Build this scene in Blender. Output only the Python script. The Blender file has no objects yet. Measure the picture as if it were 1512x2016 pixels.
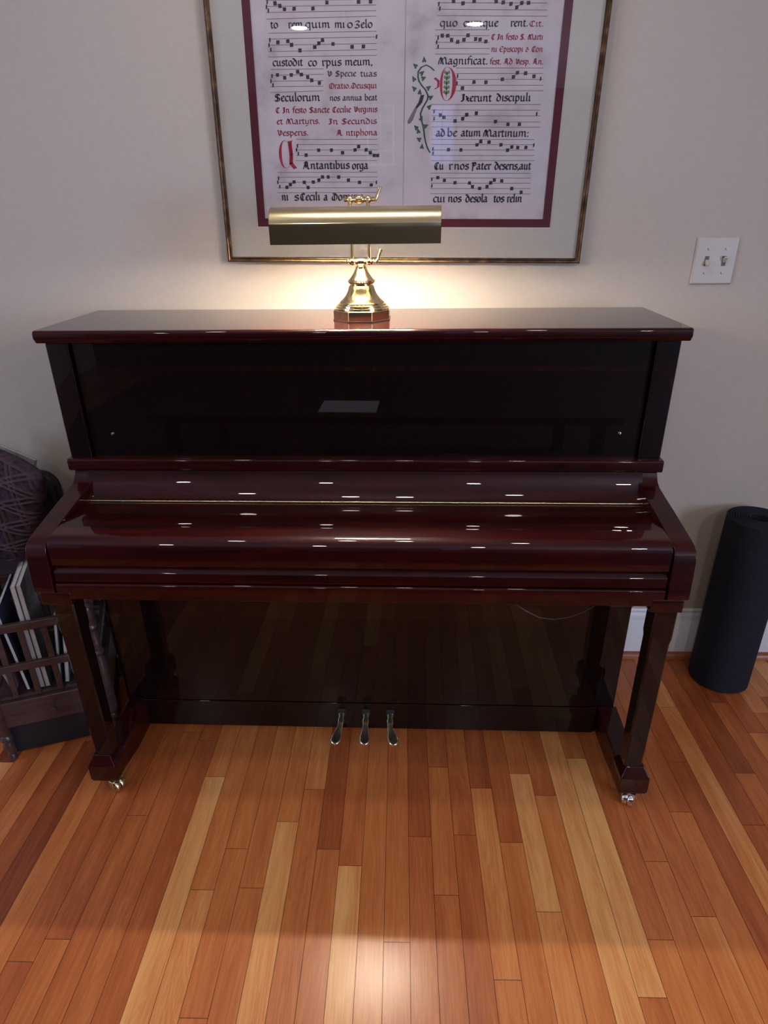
import bpy, bmesh, math, random
from mathutils import Vector, Matrix
random.seed(7)
C = bpy.context.scene.collection
scn = bpy.context.scene
# ------------------------------------------------------------------ camera
R = math.radians
def make_camera():
    cd = bpy.data.cameras.new('camera'); co = bpy.data.objects.new('camera', cd); C.objects.link(co)
    pit, yaw, roll, f = R(-25.344), R(-1.670), R(-.682), 1245.39
    fw = Vector((math.sin(yaw)*math.cos(pit), math.cos(yaw)*math.cos(pit), math.sin(pit)))
    r = Vector((math.cos(yaw), -math.sin(yaw), 0)); u = r.cross(fw)
    r2 = r*math.cos(roll)+u*math.sin(roll); u2 = u*math.cos(roll)-r*math.sin(roll)
    m = Matrix((r2, u2, -fw)).transposed().to_4x4()
    m.translation = (.094, -1.848, 1.433); co.matrix_world = m
    cd.sensor_fit = 'VERTICAL'; cd.sensor_height = 24.0; cd.lens = 24.0*f/2016; cd.clip_start = .02
    scn.camera = co
make_camera()
# ------------------------------------------------------------------ world, exposure
scn.view_settings.view_transform = 'Standard'; scn.view_settings.look = 'None'
scn.view_settings.gamma = 1; scn.view_settings.use_curve_mapping = False
scn.view_settings.exposure = 1.1
w = bpy.data.worlds.new('world'); scn.world = w; w.use_nodes = True
w.node_tree.nodes['Background'].inputs[0].default_value = (.22, .36, 1.0, 1)
w.node_tree.nodes['Background'].inputs[1].default_value = 1.1
NEAR_LIGHT = 60.0      # radiance of the small downlights near the piano
FAR_LIGHT = 190.0       # radiance of the row of downlights farther back
RIGHT_LIGHT = 260.0
BULB = 330.0
LEFT_FILL = 22.0  # power of the fill light added outside the left wall
RIGHT_FILL = 75.0  # power of the fill light added outside the right wall
# ------------------------------------------------------------------ helpers
def link(name, me, mat, parent=None, smooth=True):
    o = bpy.data.objects.new(name, me); C.objects.link(o)
    if mat: me.materials.append(mat)
    if parent: o.parent = parent
    if smooth:
        for p in me.polygons: p.use_smooth = True
    return o
def obj(name, bm, mat, parent=None, smooth=True, bevel=0, seg=2, angle=35, norm=True):
    if norm: bmesh.ops.recalc_face_normals(bm, faces=bm.faces)
    me = bpy.data.meshes.new(name); bm.to_mesh(me); bm.free()
    o = link(name, me, mat, parent, False)
    if bevel:
        b = o.modifiers.new('bevel', 'BEVEL'); b.width = bevel; b.segments = seg; b.limit_method = 'ANGLE'; b.angle_limit = R(angle)
        b.harden_normals = False
    if smooth:
        me.shade_smooth() if hasattr(me, 'shade_smooth') else None
        for e in me.edges: e.use_edge_sharp = False
        if bevel:
            wn = o.modifiers.new('wn', 'WEIGHTED_NORMAL'); wn.keep_sharp = False
        else:
            sharp(me, 38)
    return o
def sharp(me, deg):
    bm = bmesh.new(); bm.from_mesh(me)
    for e in bm.edges:
        if len(e.link_faces) == 2 and e.calc_face_angle(0) > R(deg): e.smooth = False
    bm.to_mesh(me); bm.free()
def empty(name, label, cat, loc=(0, 0, 0), rz=0, group=None):
    o = bpy.data.objects.new(name, None); C.objects.link(o)
    o.location = loc; o.rotation_euler = (0, 0, rz); o.empty_display_size = .05
    o['label'] = label; o['category'] = cat
    if group: o['group'] = group
    return o
def tag(o, label, cat, group=None):
    o['label'] = label; o['category'] = cat
    if group: o['group'] = group
    return o
def struct(o): o['kind'] = 'structure'; return o
def box(bm, x0, x1, y0, y1, z0, z1, m=None):
    v = [bm.verts.new(p) for p in ((x0,y0,z0),(x1,y0,z0),(x1,y1,z0),(x0,y1,z0),(x0,y0,z1),(x1,y0,z1),(x1,y1,z1),(x0,y1,z1))]
    for f in ((0,3,2,1),(4,5,6,7),(0,1,5,4),(1,2,6,5),(2,3,7,6),(3,0,4,7)): bm.faces.new([v[i] for i in f])
    if m is not None: bmesh.ops.transform(bm, matrix=m, verts=v)
    return v
def BX(*a, m=None):
    bm = bmesh.new(); box(bm, *a, m=m); return bm
def prism(bm, prof, x0, x1, sh0=None):
    """profile of (y,z) run along x; sh0(y,z,x) may move x"""
    f = sh0 or (lambda x, y, z: x)
    a = [bm.verts.new((f(x0, y, z), y, z)) for y, z in prof]; b = [bm.verts.new((f(x1, y, z), y, z)) for y, z in prof]
    n = len(prof)
    for i in range(n): bm.faces.new((a[i], a[(i+1) % n], b[(i+1) % n], b[i]))
    bm.faces.new(a[::-1]); bm.faces.new(b)
def PR(prof, x0, x1, f=None):
    bm = bmesh.new(); prism(bm, prof, x0, x1, f); return bm
def lathe(bm, prof, seg=32, M=None, cap=True, phase=0):
    rings = []; allv = []
    for r, z in prof:
        if r < 1e-6: rg = [bm.verts.new((0, 0, z))]
        else: rg = [bm.verts.new((r*math.cos(phase+2*math.pi*i/seg), r*math.sin(phase+2*math.pi*i/seg), z)) for i in range(seg)]
        rings.append(rg); allv += rg
    for a, b in zip(rings, rings[1:]):
        if len(a) == 1 and len(b) == 1: continue
        for i in range(seg):
            j = (i+1) % seg
            if len(a) == 1: bm.faces.new((a[0], b[j], b[i]))
            elif len(b) == 1: bm.faces.new((a[i], a[j], b[0]))
            else: bm.faces.new((a[i], a[j], b[j], b[i]))
    if cap:
        if len(rings[0]) > 1: bm.faces.new(rings[0][::-1])
        if len(rings[-1]) > 1: bm.faces.new(rings[-1])
    if M is not None: bmesh.ops.transform(bm, matrix=M, verts=allv)
    return allv
def LA(prof, seg=32, M=None, **k):
    bm = bmesh.new(); lathe(bm, prof, seg, M, **k); return bm
def tube(bm, pts, rad, seg=10, closed=False):
    pts = [Vector(p) for p in pts]; n = len(pts)
    rr = rad if isinstance(rad, (list, tuple)) else [rad]*n
    up = Vector((0.01, .02, 1)); rings = []
    for i, p in enumerate(pts):
        t = (pts[min(i+1, n-1)]-pts[max(i-1, 0)]).normalized()
        if abs(t.dot(up.normalized())) > .95: up = Vector((1, .03, 0))
        a = t.cross(up).normalized(); b = a.cross(t)
        rings.append([bm.verts.new(p+(a*math.cos(2*math.pi*k/seg)+b*math.sin(2*math.pi*k/seg))*rr[i]) for k in range(seg)])
    for a, b in zip(rings, rings[1:]):
        for i in range(seg): bm.faces.new((a[i], a[(i+1) % seg], b[(i+1) % seg], b[i]))
    bm.faces.new(rings[0][::-1]); bm.faces.new(rings[-1])
def TB(pts, rad, seg=10):
    bm = bmesh.new(); tube(bm, pts, rad, seg); return bm
def T(x, y, z): return Matrix.Translation((x, y, z))
def RX(a): return Matrix.Rotation(R(a), 4, 'X')
def RY(a): return Matrix.Rotation(R(a), 4, 'Y')
def RZ(a): return Matrix.Rotation(R(a), 4, 'Z')
# ------------------------------------------------------------------ materials
def mat(name, col, rough=.5, metal=0, coat=0, coat_rough=.03, spec=.5):
    m = bpy.data.materials.new(name); m.use_nodes = True
    b = m.node_tree.nodes['Principled BSDF']
    b.inputs['Base Color'].default_value = (*col, 1); b.inputs['Roughness'].default_value = rough
    b.inputs['Metallic'].default_value = metal; b.inputs['Coat Weight'].default_value = coat
    b.inputs['Coat Roughness'].default_value = coat_rough; b.inputs['Coat IOR'].default_value = 1.38; b.inputs['Specular IOR Level'].default_value = spec
    return m
def N(m, t, **kw):
    n = m.node_tree.nodes.new(t)
    for k, v in kw.items(): setattr(n, k, v)
    return n
def L(m, a, b): m.node_tree.links.new(a, b)
def ramp(m, stops):
    n = N(m, 'ShaderNodeValToRGB'); cr = n.color_ramp
    while len(cr.elements) < len(stops): cr.elements.new(.5)
    for e, (p, c) in zip(cr.elements, stops): e.position = p; e.color = (*c, 1)
    return n
def noisy(m, stops, scale=20, stretch=(1, 1, 1), detail=4, bump=0, dist=0):
    tc = N(m, 'ShaderNodeTexCoord'); mp = N(m, 'ShaderNodeMapping'); mp.inputs['Scale'].default_value = stretch
    nz = N(m, 'ShaderNodeTexNoise'); nz.inputs['Scale'].default_value = scale; nz.inputs['Detail'].default_value = detail
    nz.inputs['Distortion'].default_value = dist
    L(m, tc.outputs['Object'], mp.inputs[0]); L(m, mp.outputs[0], nz.inputs['Vector'])
    rp = ramp(m, stops); L(m, nz.outputs[0], rp.inputs[0])
    b = m.node_tree.nodes['Principled BSDF']; L(m, rp.outputs[0], b.inputs['Base Color'])
    if bump:
        bp = N(m, 'ShaderNodeBump'); bp.inputs['Strength'].default_value = bump; bp.inputs['Distance'].default_value = .002
        L(m, nz.outputs[0], bp.inputs['Height']); L(m, bp.outputs[0], b.inputs['Normal'])
    return m
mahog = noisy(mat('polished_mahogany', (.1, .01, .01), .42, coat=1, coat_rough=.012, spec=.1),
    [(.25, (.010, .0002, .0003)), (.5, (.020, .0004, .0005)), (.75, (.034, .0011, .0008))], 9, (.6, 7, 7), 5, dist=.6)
mahog_shade = noisy(mat('polished_mahogany_upright', (.1, .01, .01), .42, coat=1, coat_rough=.012, spec=.1),
    [(.25, (.002, .0001, .0002)), (.5, (.0035, .0002, .0003)), (.75, (.006, .0003, .0004))], 9, (7, 7, .6), 5, dist=.6)  # same wood, grain upright; shade of the vertical faces darkened into the colour
brass = mat('polished_brass', (.86, .69, .36), .13, 1)
satin = mat('satin_brass', (.66, .56, .33), .27, 1)
pbrass = mat('pedal_brass', (.90, .79, .52), .24, 1)
steel = mat('bright_steel', (.75, .72, .68), .15, 1)
black = mat('black_rubber', (.012, .012, .014), .6)
felt = mat('dark_felt', (.01, .01, .012), .95)
wallm = noisy(mat('wall_paint', (.5, .45, .4), .75, spec=.25), [(.3, (.455, .388, .328)), (.7, (.478, .409, .346))], 60, bump=.12)
ceilm = mat('ceiling_paint', (.62, .60, .57), .9)
whitem = mat('white_trim_paint', (.72, .72, .74), .35)
plate = mat('ivory_switch_plastic', (.47, .415, .355), .4)
plate_d = mat('switch_slot_dark', (.10, .085, .075), .6)
bulbm = bpy.data.materials.new('warm_bulb'); bulbm.use_nodes = True
def emit(name, col, st):
    m = bpy.data.materials.new(name); m.use_nodes = True; nt = m.node_tree; nt.nodes.clear()
    e = nt.nodes.new('ShaderNodeEmission'); o = nt.nodes.new('ShaderNodeOutputMaterial')
    e.inputs[0].default_value = (*col, 1); e.inputs[1].default_value = st; nt.links.new(e.outputs[0], o.inputs[0]); return m
bulbm = emit('warm_bulb_glow', (1, .90, .76), BULB)
nearm = emit('near_downlight_glow', (1, .91, .84), NEAR_LIGHT)
farm = emit('far_downlight_glow', (1, .93, .87), FAR_LIGHT)
rightm = emit('right_downlight_glow', (1, .93, .87), RIGHT_LIGHT)
ledm = emit('green_led_glow', (.35, 1, .2), 6)
# glass pane: sees through, reflects by Fresnel
glassm = bpy.data.materials.new('picture_glass'); glassm.use_nodes = True
nt = glassm.node_tree; nt.nodes.clear()
go = nt.nodes.new('ShaderNodeOutputMaterial'); mx = nt.nodes.new('ShaderNodeMixShader'); tr = nt.nodes.new('ShaderNodeBsdfTransparent')
gl = nt.nodes.new('ShaderNodeBsdfGlossy'); fr = nt.nodes.new('ShaderNodeFresnel'); fr.inputs[0].default_value = 1.5
gl.inputs['Roughness'].default_value = .004
ge = nt.nodes.new('ShaderNodeNewGeometry'); io = nt.nodes.new('ShaderNodeMapRange'); io.inputs['To Min'].default_value = 1.5; io.inputs['To Max'].default_value = 1/1.5
nt.links.new(ge.outputs['Backfacing'], io.inputs['Value']); nt.links.new(io.outputs[0], fr.inputs[0])
mu = nt.nodes.new('ShaderNodeMath'); mu.operation = 'MULTIPLY'; mu.inputs[1].default_value = 1.0
nt.links.new(fr.outputs[0], mu.inputs[0]); nt.links.new(mu.outputs[0], mx.inputs[0])
nt.links.new(tr.outputs[0], mx.inputs[1]); nt.links.new(gl.outputs[0], mx.inputs[2]); nt.links.new(mx.outputs[0], go.inputs[0])
tintm = glassm.copy(); tintm.name = 'tinted_glass'; tintm.node_tree.nodes['Transparent BSDF'].inputs[0].default_value = (.22, .30, .26, 1)  # tint added to dim the left window as mirrored in the picture
# oak floor boards: tone and seed stored per board
floorm = mat('oak_strip_floor', (.4, .15, .05), .36, coat=.5, coat_rough=.22, spec=.3)
def floor_nodes(m):
    b = m.node_tree.nodes['Principled BSDF']
    at = N(m, 'ShaderNodeAttribute', attribute_name='tone'); sd = N(m, 'ShaderNodeAttribute', attribute_name='seed')
    tc = N(m, 'ShaderNodeTexCoord'); cx = N(m, 'ShaderNodeCombineXYZ'); L(m, sd.outputs['Fac'], cx.inputs[2])
    m2 = N(m, 'ShaderNodeMath', operation='MULTIPLY'); m2.inputs[1].default_value = 37.0; L(m, sd.outputs['Fac'], m2.inputs[0]); L(m, m2.outputs[0], cx.inputs[2])
    ad = N(m, 'ShaderNodeVectorMath', operation='ADD'); L(m, tc.outputs['Object'], ad.inputs[0]); L(m, cx.outputs[0], ad.inputs[1])
    mp = N(m, 'ShaderNodeMapping'); mp.inputs['Scale'].default_value = (14, 1.1, 1); L(m, ad.outputs[0], mp.inputs[0])
    n1 = N(m, 'ShaderNodeTexNoise'); n1.inputs['Scale'].default_value = 1.6; n1.inputs['Detail'].default_value = 3; n1.inputs['Distortion'].default_value = .9
    L(m, mp.outputs[0], n1.inputs['Vector'])
    # cathedral grain rings
    wv = N(m, 'ShaderNodeMath', operation='MULTIPLY'); wv.inputs[1].default_value = 62.0; L(m, n1.outputs[0], wv.inputs[0])
    sn = N(m, 'ShaderNodeMath', operation='SINE'); L(m, wv.outputs[0], sn.inputs[0])
    mp2 = N(m, 'ShaderNodeMapping'); mp2.inputs['Scale'].default_value = (420, 9, 1); L(m, ad.outputs[0], mp2.inputs[0])
    n2 = N(m, 'ShaderNodeTexNoise'); n2.inputs['Scale'].default_value = 1.0; n2.inputs['Detail'].default_value = 2; L(m, mp2.outputs[0], n2.inputs['Vector'])
    mp3 = N(m, 'ShaderNodeMapping'); mp3.inputs['Scale'].default_value = (26, 3, 1); L(m, ad.outputs[0], mp3.inputs[0])
    n3 = N(m, 'ShaderNodeTexNoise'); n3.inputs['Scale'].default_value = 1.0; n3.inputs['Detail'].default_value = 4; L(m, mp3.outputs[0], n3.inputs['Vector'])
    def mad(src, k, c, add=None):
        q = N(m, 'ShaderNodeMath', operation='MULTIPLY_ADD'); L(m, src, q.inputs[0]); q.inputs[1].default_value = k
        if add is None: q.inputs[2].default_value = c
        else: L(m, add, q.inputs[2])
        return q.outputs[0]
    v = mad(at.outputs['Fac'], 1, 0); v = mad(sn.outputs[0], .045, 0, v); v2 = mad(n2.outputs[0], .34, -.17); 
    s1 = N(m, 'ShaderNodeMath', operation='ADD'); L(m, v, s1.inputs[0]); L(m, v2, s1.inputs[1])
    v3 = mad(n3.outputs[0], .55, -.275); s2 = N(m, 'ShaderNodeMath', operation='ADD'); L(m, s1.outputs[0], s2.inputs[0]); L(m, v3, s2.inputs[1])
    rp = ramp(m, [(0, FC[0]), (.35, FC[1]), (.65, FC[2]), (1, FC[3])]); L(m, s2.outputs[0], rp.inputs[0]); L(m, rp.outputs[0], b.inputs['Base Color'])
    bp = N(m, 'ShaderNodeBump'); bp.inputs['Strength'].default_value = .12; bp.inputs['Distance'].default_value = .0006
    L(m, n2.outputs[0], bp.inputs['Height']); L(m, bp.outputs[0], b.inputs['Normal'])
FC = [(.18, .038, .011), (.35, .088, .022), (.49, .157, .041), (.66, .32, .105)]
floor_nodes(floorm)

# ================================================================== SETTING
XL, XR, YB, ZC = -3.3, 3.4, -5.5, 2.5
def build_floor():
    w = .0572; x0 = .1148; random.seed(21)
    tones = {-15: [.3, .35], -14: [.45, .3], -13: [.35, .4], -12: [.4, .5, .3], -11: [.35, .3], -10: [.85, .6], -9: [.72, .6], -8: [.5, .5], -7: [.5, .55], -6: [.82, .62], -5: [.45, .68],
        -4: [.5, .22, .6], -3: [.86, .45], -2: [.55, .45], -1: [.42, .5], 0: [.4, .28, .42], 1: [.42, .5], 2: [.36, .40], 3: [.5, .66], 4: [.55, .34, .25], 5: [.72, .85, .5], 6: [.5, .6],
        7: [.88, .8], 8: [.5, .92, .6], 9: [.62, .4], 10: [.55, .5, .45], 11: [.6, .45], 12: [.55, .42], 13: [.5, .3], 14: [.7, .75], 15: [.3, .25], 16: [.45, .15], 17: [.3, .35]}
    joints = {-14: [-1.013], -13: [-.697], -7: [-.890], -6: [-.710], -4: [-.787], -8: [-1.157], -12: [-.400], -1: [-1.006], 0: [-.748], 1: [-.525], 4: [-.761], 5: [-.545],
        3: [-1.077], 10: [-.807], 11: [-.939], 9: [-.991], 8: [-1.104], 16: [-.534], -3: [-.83], 7: [-.3]}
    bm = bmesh.new(); lt = bm.faces.layers.float.new('tone'); ls = bm.faces.layers.float.new('seed')
    g = .0005
    k0 = int((XL-x0)/w)-1; k1 = int((XR-x0)/w)+1
    for k in range(k0, k1):
        xa, xb = max(XL, x0+k*w+g), min(XR, x0+(k+1)*w-g)
        if xb-xa < .002: continue
        js = list(joints.get(k, []))
        y = min(js) if js else -random.uniform(.2, 1.4)
        if not js: js = [y]
        while y > YB+.3: y -= random.uniform(.35, 1.15); js.append(y)
        y = max(js)
        while y < -.25: y += random.uniform(.35, 1.0); js.append(y)
        js = sorted([j for j in js if YB < j < 0])
        ed = [YB]+js+[0]; n = len(ed)-1
        tl = tones.get(k)
        near = [i for i in range(n) if ed[i+1] > -1.17]
        for i in range(n):
            a, b2 = ed[i]+g, ed[i+1]-g
            f = bm.faces.new([bm.verts.new(p) for p in ((xa, a, 0), (xb, a, 0), (xb, b2, 0), (xa, b2, 0))])
            t = min(.95, max(.05, random.gauss(.45, .2)))
            if tl and i in near:
                q = near.index(i)
                if q < len(tl): t = tl[q]
            f[lt] = t; f[ls] = random.random()*9
    me = bpy.data.meshes.new('floor'); bm.to_mesh(me); bm.free()
    o = link('floor', me, floorm, None, False); struct(o)
    s = obj('trim_1', BX(XL, XR, YB, 0, -.05, -.0015), mat('subfloor_dark', (.03, .012, .006), .9), None, False); struct(s)
build_floor()
struct(obj('wall_back', BX(XL-.1, XR+.1, 0, .1, -.05, ZC), wallm, smooth=False))
def left_wall():
    y0, y1, z0, z1 = -2.6, -1.3, .9, 2.1; bm = bmesh.new()  # unseen window opening, added to let in cool fill
    box(bm, XL-.1, XL, YB, y0, -.05, ZC); box(bm, XL-.1, XL, y1, 0, -.05, ZC); box(bm, XL-.1, XL, y0, y1, -.05, z0); box(bm, XL-.1, XL, y0, y1, z1, ZC)
    struct(obj('wall_left', bm, wallm, smooth=False))
    bm = bmesh.new(); t = .03
    box(bm, XL-.08, XL+.01, y0, y0+t, z0, z1); box(bm, XL-.08, XL+.01, y1-t, y1, z0, z1); box(bm, XL-.08, XL+.01, y0, y1, z0, z0+t); box(bm, XL-.08, XL+.01, y0, y1, z1-t, z1)
    box(bm, XL-.07, XL-.03, (y0+y1)/2-.02, (y0+y1)/2+.02, z0, z1)
    f = struct(obj('window_3', bm, whitem, smooth=False)); obj('pane', BX(XL-.052, XL-.048, y0+.02, y1-.02, z0+.02, z1-.02), glassm, f, False)
    ld = bpy.data.lights.new('window_daylight', 'AREA'); ld.shape = 'RECTANGLE'; ld.size = z1-z0; ld.size_y = y1-y0; ld.energy = LEFT_FILL; ld.color = (.55, .70, 1.0)  # added area light, bluish ambient fill from the left
    lo = bpy.data.objects.new('window_daylight', ld); C.objects.link(lo); lo.location = (XL-.15, (y0+y1)/2, (z0+z1)/2); lo.rotation_euler = (0, R(-90), 0)
left_wall()
def right_wall():
    y0, y1, z0, z1 = -4.3, -2.9, .7, 2.1; bm = bmesh.new()  # unseen window opening, added to brighten the lower right wall
    box(bm, XR, XR+.1, YB, y0, -.05, ZC); box(bm, XR, XR+.1, y1, 0, -.05, ZC); box(bm, XR, XR+.1, y0, y1, -.05, z0); box(bm, XR, XR+.1, y0, y1, z1, ZC)
    struct(obj('wall_right', bm, wallm, smooth=False))
    bm = bmesh.new(); t = .03
    box(bm, XR-.01, XR+.08, y0, y0+t, z0, z1); box(bm, XR-.01, XR+.08, y1-t, y1, z0, z1); box(bm, XR-.01, XR+.08, y0, y1, z0, z0+t); box(bm, XR-.01, XR+.08, y0, y1, z1-t, z1)
    box(bm, XR+.03, XR+.07, (y0+y1)/2-.02, (y0+y1)/2+.02, z0, z1)
    f = struct(obj('window_4', bm, whitem, smooth=False)); obj('pane', BX(XR+.048, XR+.052, y0+.02, y1-.02, z0+.02, z1-.02), glassm, f, False)
    ld = bpy.data.lights.new('right_window_daylight', 'AREA'); ld.shape = 'RECTANGLE'; ld.size = z1-z0; ld.size_y = y1-y0; ld.energy = RIGHT_FILL; ld.color = (.60, .72, 1.0)  # added area light, cool fill for the wall by the mat
    lo = bpy.data.objects.new('right_window_daylight', ld); C.objects.link(lo); lo.location = (XR+.15, (y0+y1)/2, (z0+z1)/2); lo.rotation_euler = (0, R(90), 0)
right_wall()
struct(obj('ceiling', BX(XL-.1, XR+.1, YB-.1, .1, ZC, ZC+.1), ceilm, smooth=False))
def front_wall():
    bm = bmesh.new(); xs = [XL-.1, -.25, .03, .38, .63, XR+.1]; z0, z1 = 1.86, 2.39
    for i in (0, 2, 4): box(bm, xs[i], xs[i+1], YB-.1, YB, -.05, ZC)
    for i in (1, 3): box(bm, xs[i], xs[i+1], YB-.1, YB, -.05, z0); box(bm, xs[i], xs[i+1], YB-.1, YB, z1, ZC)
    struct(obj('wall_front', bm, noisy(mat('dark_accent_paint', (.12, .1, .09), .8), [(.3, (.05, .042, .042)), (.7, (.06, .05, .048))], 60), smooth=False))  # unseen wall coloured dark so the piano mirrors a dim room
    for n, (a, b) in enumerate(((-.25, .03), (.38, .63))):
        bm = bmesh.new(); t = .022
        box(bm, a, a+t, YB-.06, YB+.01, z0, z1); box(bm, b-t, b, YB-.06, YB+.01, z0, z1)
        box(bm, a, b, YB-.06, YB+.01, z0, z0+t); box(bm, a, b, YB-.06, YB+.01, z1-t, z1)
        box(bm, (a+b)/2-.008, (a+b)/2+.008, YB-.05, YB-.02, z0, z1)
        for q in range(1, 4): zz = z0+(z1-z0)*q/4; box(bm, a, b, YB-.05, YB-.02, zz-.007, zz+.007)
        fr_ = struct(obj('window_%d' % (n+1), bm, whitem, smooth=False))
        obj('pane', BX(a+.01, b-.01, YB-.042, YB-.038, z0+.01, z1-.01), tintm if n == 0 else glassm, fr_, False)
front_wall()
def baseboard():
    prof = [(-.0, .002), (-.0165, .002), (-.0165, .150), (-.014, .155), (-.0155, .163), (-.011, .172), (-.007, .178), (-.008, .186), (-.004, .192), (0, .192)]
    struct(obj('baseboard_back', PR(prof, XL, XR), whitem))
    sh = [(-.0165, 0), (-.034, 0), (-.033, .008), (-.028, .016), (-.0215, .020), (-.0165, .021)]
    bm = PR(sh, XL, XR); lt = bm.faces.layers.float.new('tone'); ls = bm.faces.layers.float.new('seed')
    for f in bm.faces: f[lt] = .3; f[ls] = 2.2
    struct(obj('trim_2', bm, noisy(mat('stained_oak_shoe', (.3, .1, .05), .35), [(.3, (.22, .06, .025)), (.7, (.36, .12, .05))], 30, (.2, 4, 4))))
baseboard()
def downlight(x, y, m, r, label):
    t = empty('ceiling_downlight', label, 'ceiling light', (x, y, ZC), 0, 'recessed ceiling downlights')
    prof = [(r, -.001), (r+.004, -.006), (r+.018, -.004), (r+.020, 0)]
    obj('trim_ring', LA(prof, 32, cap=False), whitem, t)
    obj('lamp_face', LA([(0, -.002), (r, -.002)], 32, cap=False), m, t, False, norm=False)
DL = [(-1.65, -3.12, farm, .05, 'first from the left wall'), (-.55, -3.12, farm, .05, 'second from the left wall'), (.56, -3.11, farm, .05, 'third from the left wall'),
      (1.66, -3.12, rightm, .05, 'nearest the right wall')]
for x, y, m, r, s in DL: downlight(x, y, m, r, 'white recessed ceiling downlight in the far row, '+s)
for x, y, s in ((-.76, -1.0, 'leftmost'), (-.19, -.62, 'left one of the close pair'), (.09, -.62, 'right one of the close pair'), (.66, -1.0, 'rightmost')):
    downlight(x, y, nearm, .045, 'small white recessed downlight above the piano, '+s)

# ================================================================== PIANO
PY = -.0141
piano = empty('upright_piano', 'polished dark mahogany upright piano with closed lid, standing against the beige wall', 'piano', (0, 0, 0), PY)
W = .727
# case
for s in (-1, 1):
    a, b = sorted((s*W, s*.674))
    bm = BX(a, b, -.384, -.065, .012, 1.168); obj('side_panel', bm, mahog_shade, piano, bevel=.003)
obj('back_panel', BX(-.672, .672, -.10, -.072, .02, 1.16), mahog_shade, piano, bevel=.002)
lidp = [(-.400, 1.1755), (-.4035, 1.1795), (-.4035, 1.191), (-.400, 1.196), (-.394, 1.1975), (-.062, 1.1975), (-.060, 1.195), (-.060, 1.1705), (-.062, 1.1685), (-.396, 1.1685)]
obj('lid', PR(lidp, -.741, .741), mahog, piano, bevel=.0022, angle=50)
up = obj('upper_panel', BX(-.672, .672, -.372, -.352, .880, 1.166), mahog_shade, piano, bevel=.002)
for x, z in ((-.614, .944), (.624, .948)):
    obj('screw', LA([(0, 0), (.0035, 0), (.004, .002), (.003, .004), (0, .005)], 16, T(x, -.372, z) @ RX(90)), brass, up)
# moulding under the upper panel
lp = [(-.366, .886), (-.392, .886), (-.3965, .884), (-.398, .880), (-.398, .8595), (-.394, .855), (-.366, .855)]
obj('ledge_moulding', PR(lp, -.733, .733), mahog, piano, bevel=.0015)
# fallboard
fb = [(-.386, .857), (-.390, .846), (-.395, .832), (-.402, .818), (-.411, .806), (-.421, .797), (-.431, .7915), (-.431, .776), (-.380, .776), (-.372, .857)]
fall = obj('fallboard', PR(fb, -.690, .690), mahog, piano)
fl = [(-.4345, .7865), (-.500, .7855), (-.560, .7845), (-.600, .783), (-.612, .7805), (-.621, .7745), (-.6265, .766), (-.6285, .757), (-.6285, .716), (-.625, .7125), (-.604, .7125), (-.604, .765), (-.4345, .772)]
flap = obj('folding_flap', PR(fl, -.6905, .6905), mahog, piano, bevel=.0012, angle=60)
obj('hinge', LA([(.0024, -.686), (.0024, .686)], 14, T(0, -.4328, .7888) @ RY(90)), satin, flap)
for s in (-1, 1):
    obj('stop_button', LA([(0, 0), (.008, 0), (.0095, .003), (.0095, .007), (.007, .009), (0, .0095)], 20, T(s*.694, -.437, .799) @ RY(-90*s)), brass, flap)
# arms (cheeks)
armp = [(-.384, .852), (-.388, .841), (-.396, .830), (-.410, .822), (-.440, .8145), (-.500, .801), (-.560, .786), (-.598, .7765), (-.612, .772), (-.623, .764), (-.630, .753), (-.633, .738),
        (-.638, .670), (-.638, .650), (-.634, .645), (-.384, .645)]
def flare(s):
    def f(x, y, z):
        t = min(1, max(0, (-.384-y)/.24)); return x+s*(.0155*t)
    return f
for s in (-1, 1):
    a, b = sorted((s*.727, s*.6795)); obj('arm', PR(armp, a, b, flare(s)), mahog, piano, bevel=.0025, angle=25)
# key slip and key bed
ks = [(-.605, .7095), (-.616, .7095), (-.6285, .699), (-.6305, .695), (-.6305, .674), (-.628, .672), (-.605, .672)]
obj('key_slip', PR(ks, -.6905, .6905), mahog, piano, bevel=.001)
kb = [(-.384, .6705), (-.634, .6705), (-.637, .668), (-.637, .647), (-.630, .6445), (-.630, .6265), (-.627, .6235), (-.384, .6235)]
obj('key_bed', PR(kb, -.689, .689), mahog, piano, bevel=.001)
for s in (-1, 1):
    a, b = sorted((s*.738, s*.664)); obj('corner_block', BX(a, b, -.632, -.45, .609, .6445), mahog, piano, bevel=.004)
# lower case
obj('lower_panel', BX(-.672, .672, -.400, -.380, .122, .66), mahog_shade, piano, bevel=.0015)
obj('bottom_rail', BX(-.672, .672, -.401, -.300, .024, .1195), mahog_shade, piano, bevel=.002)
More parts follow.
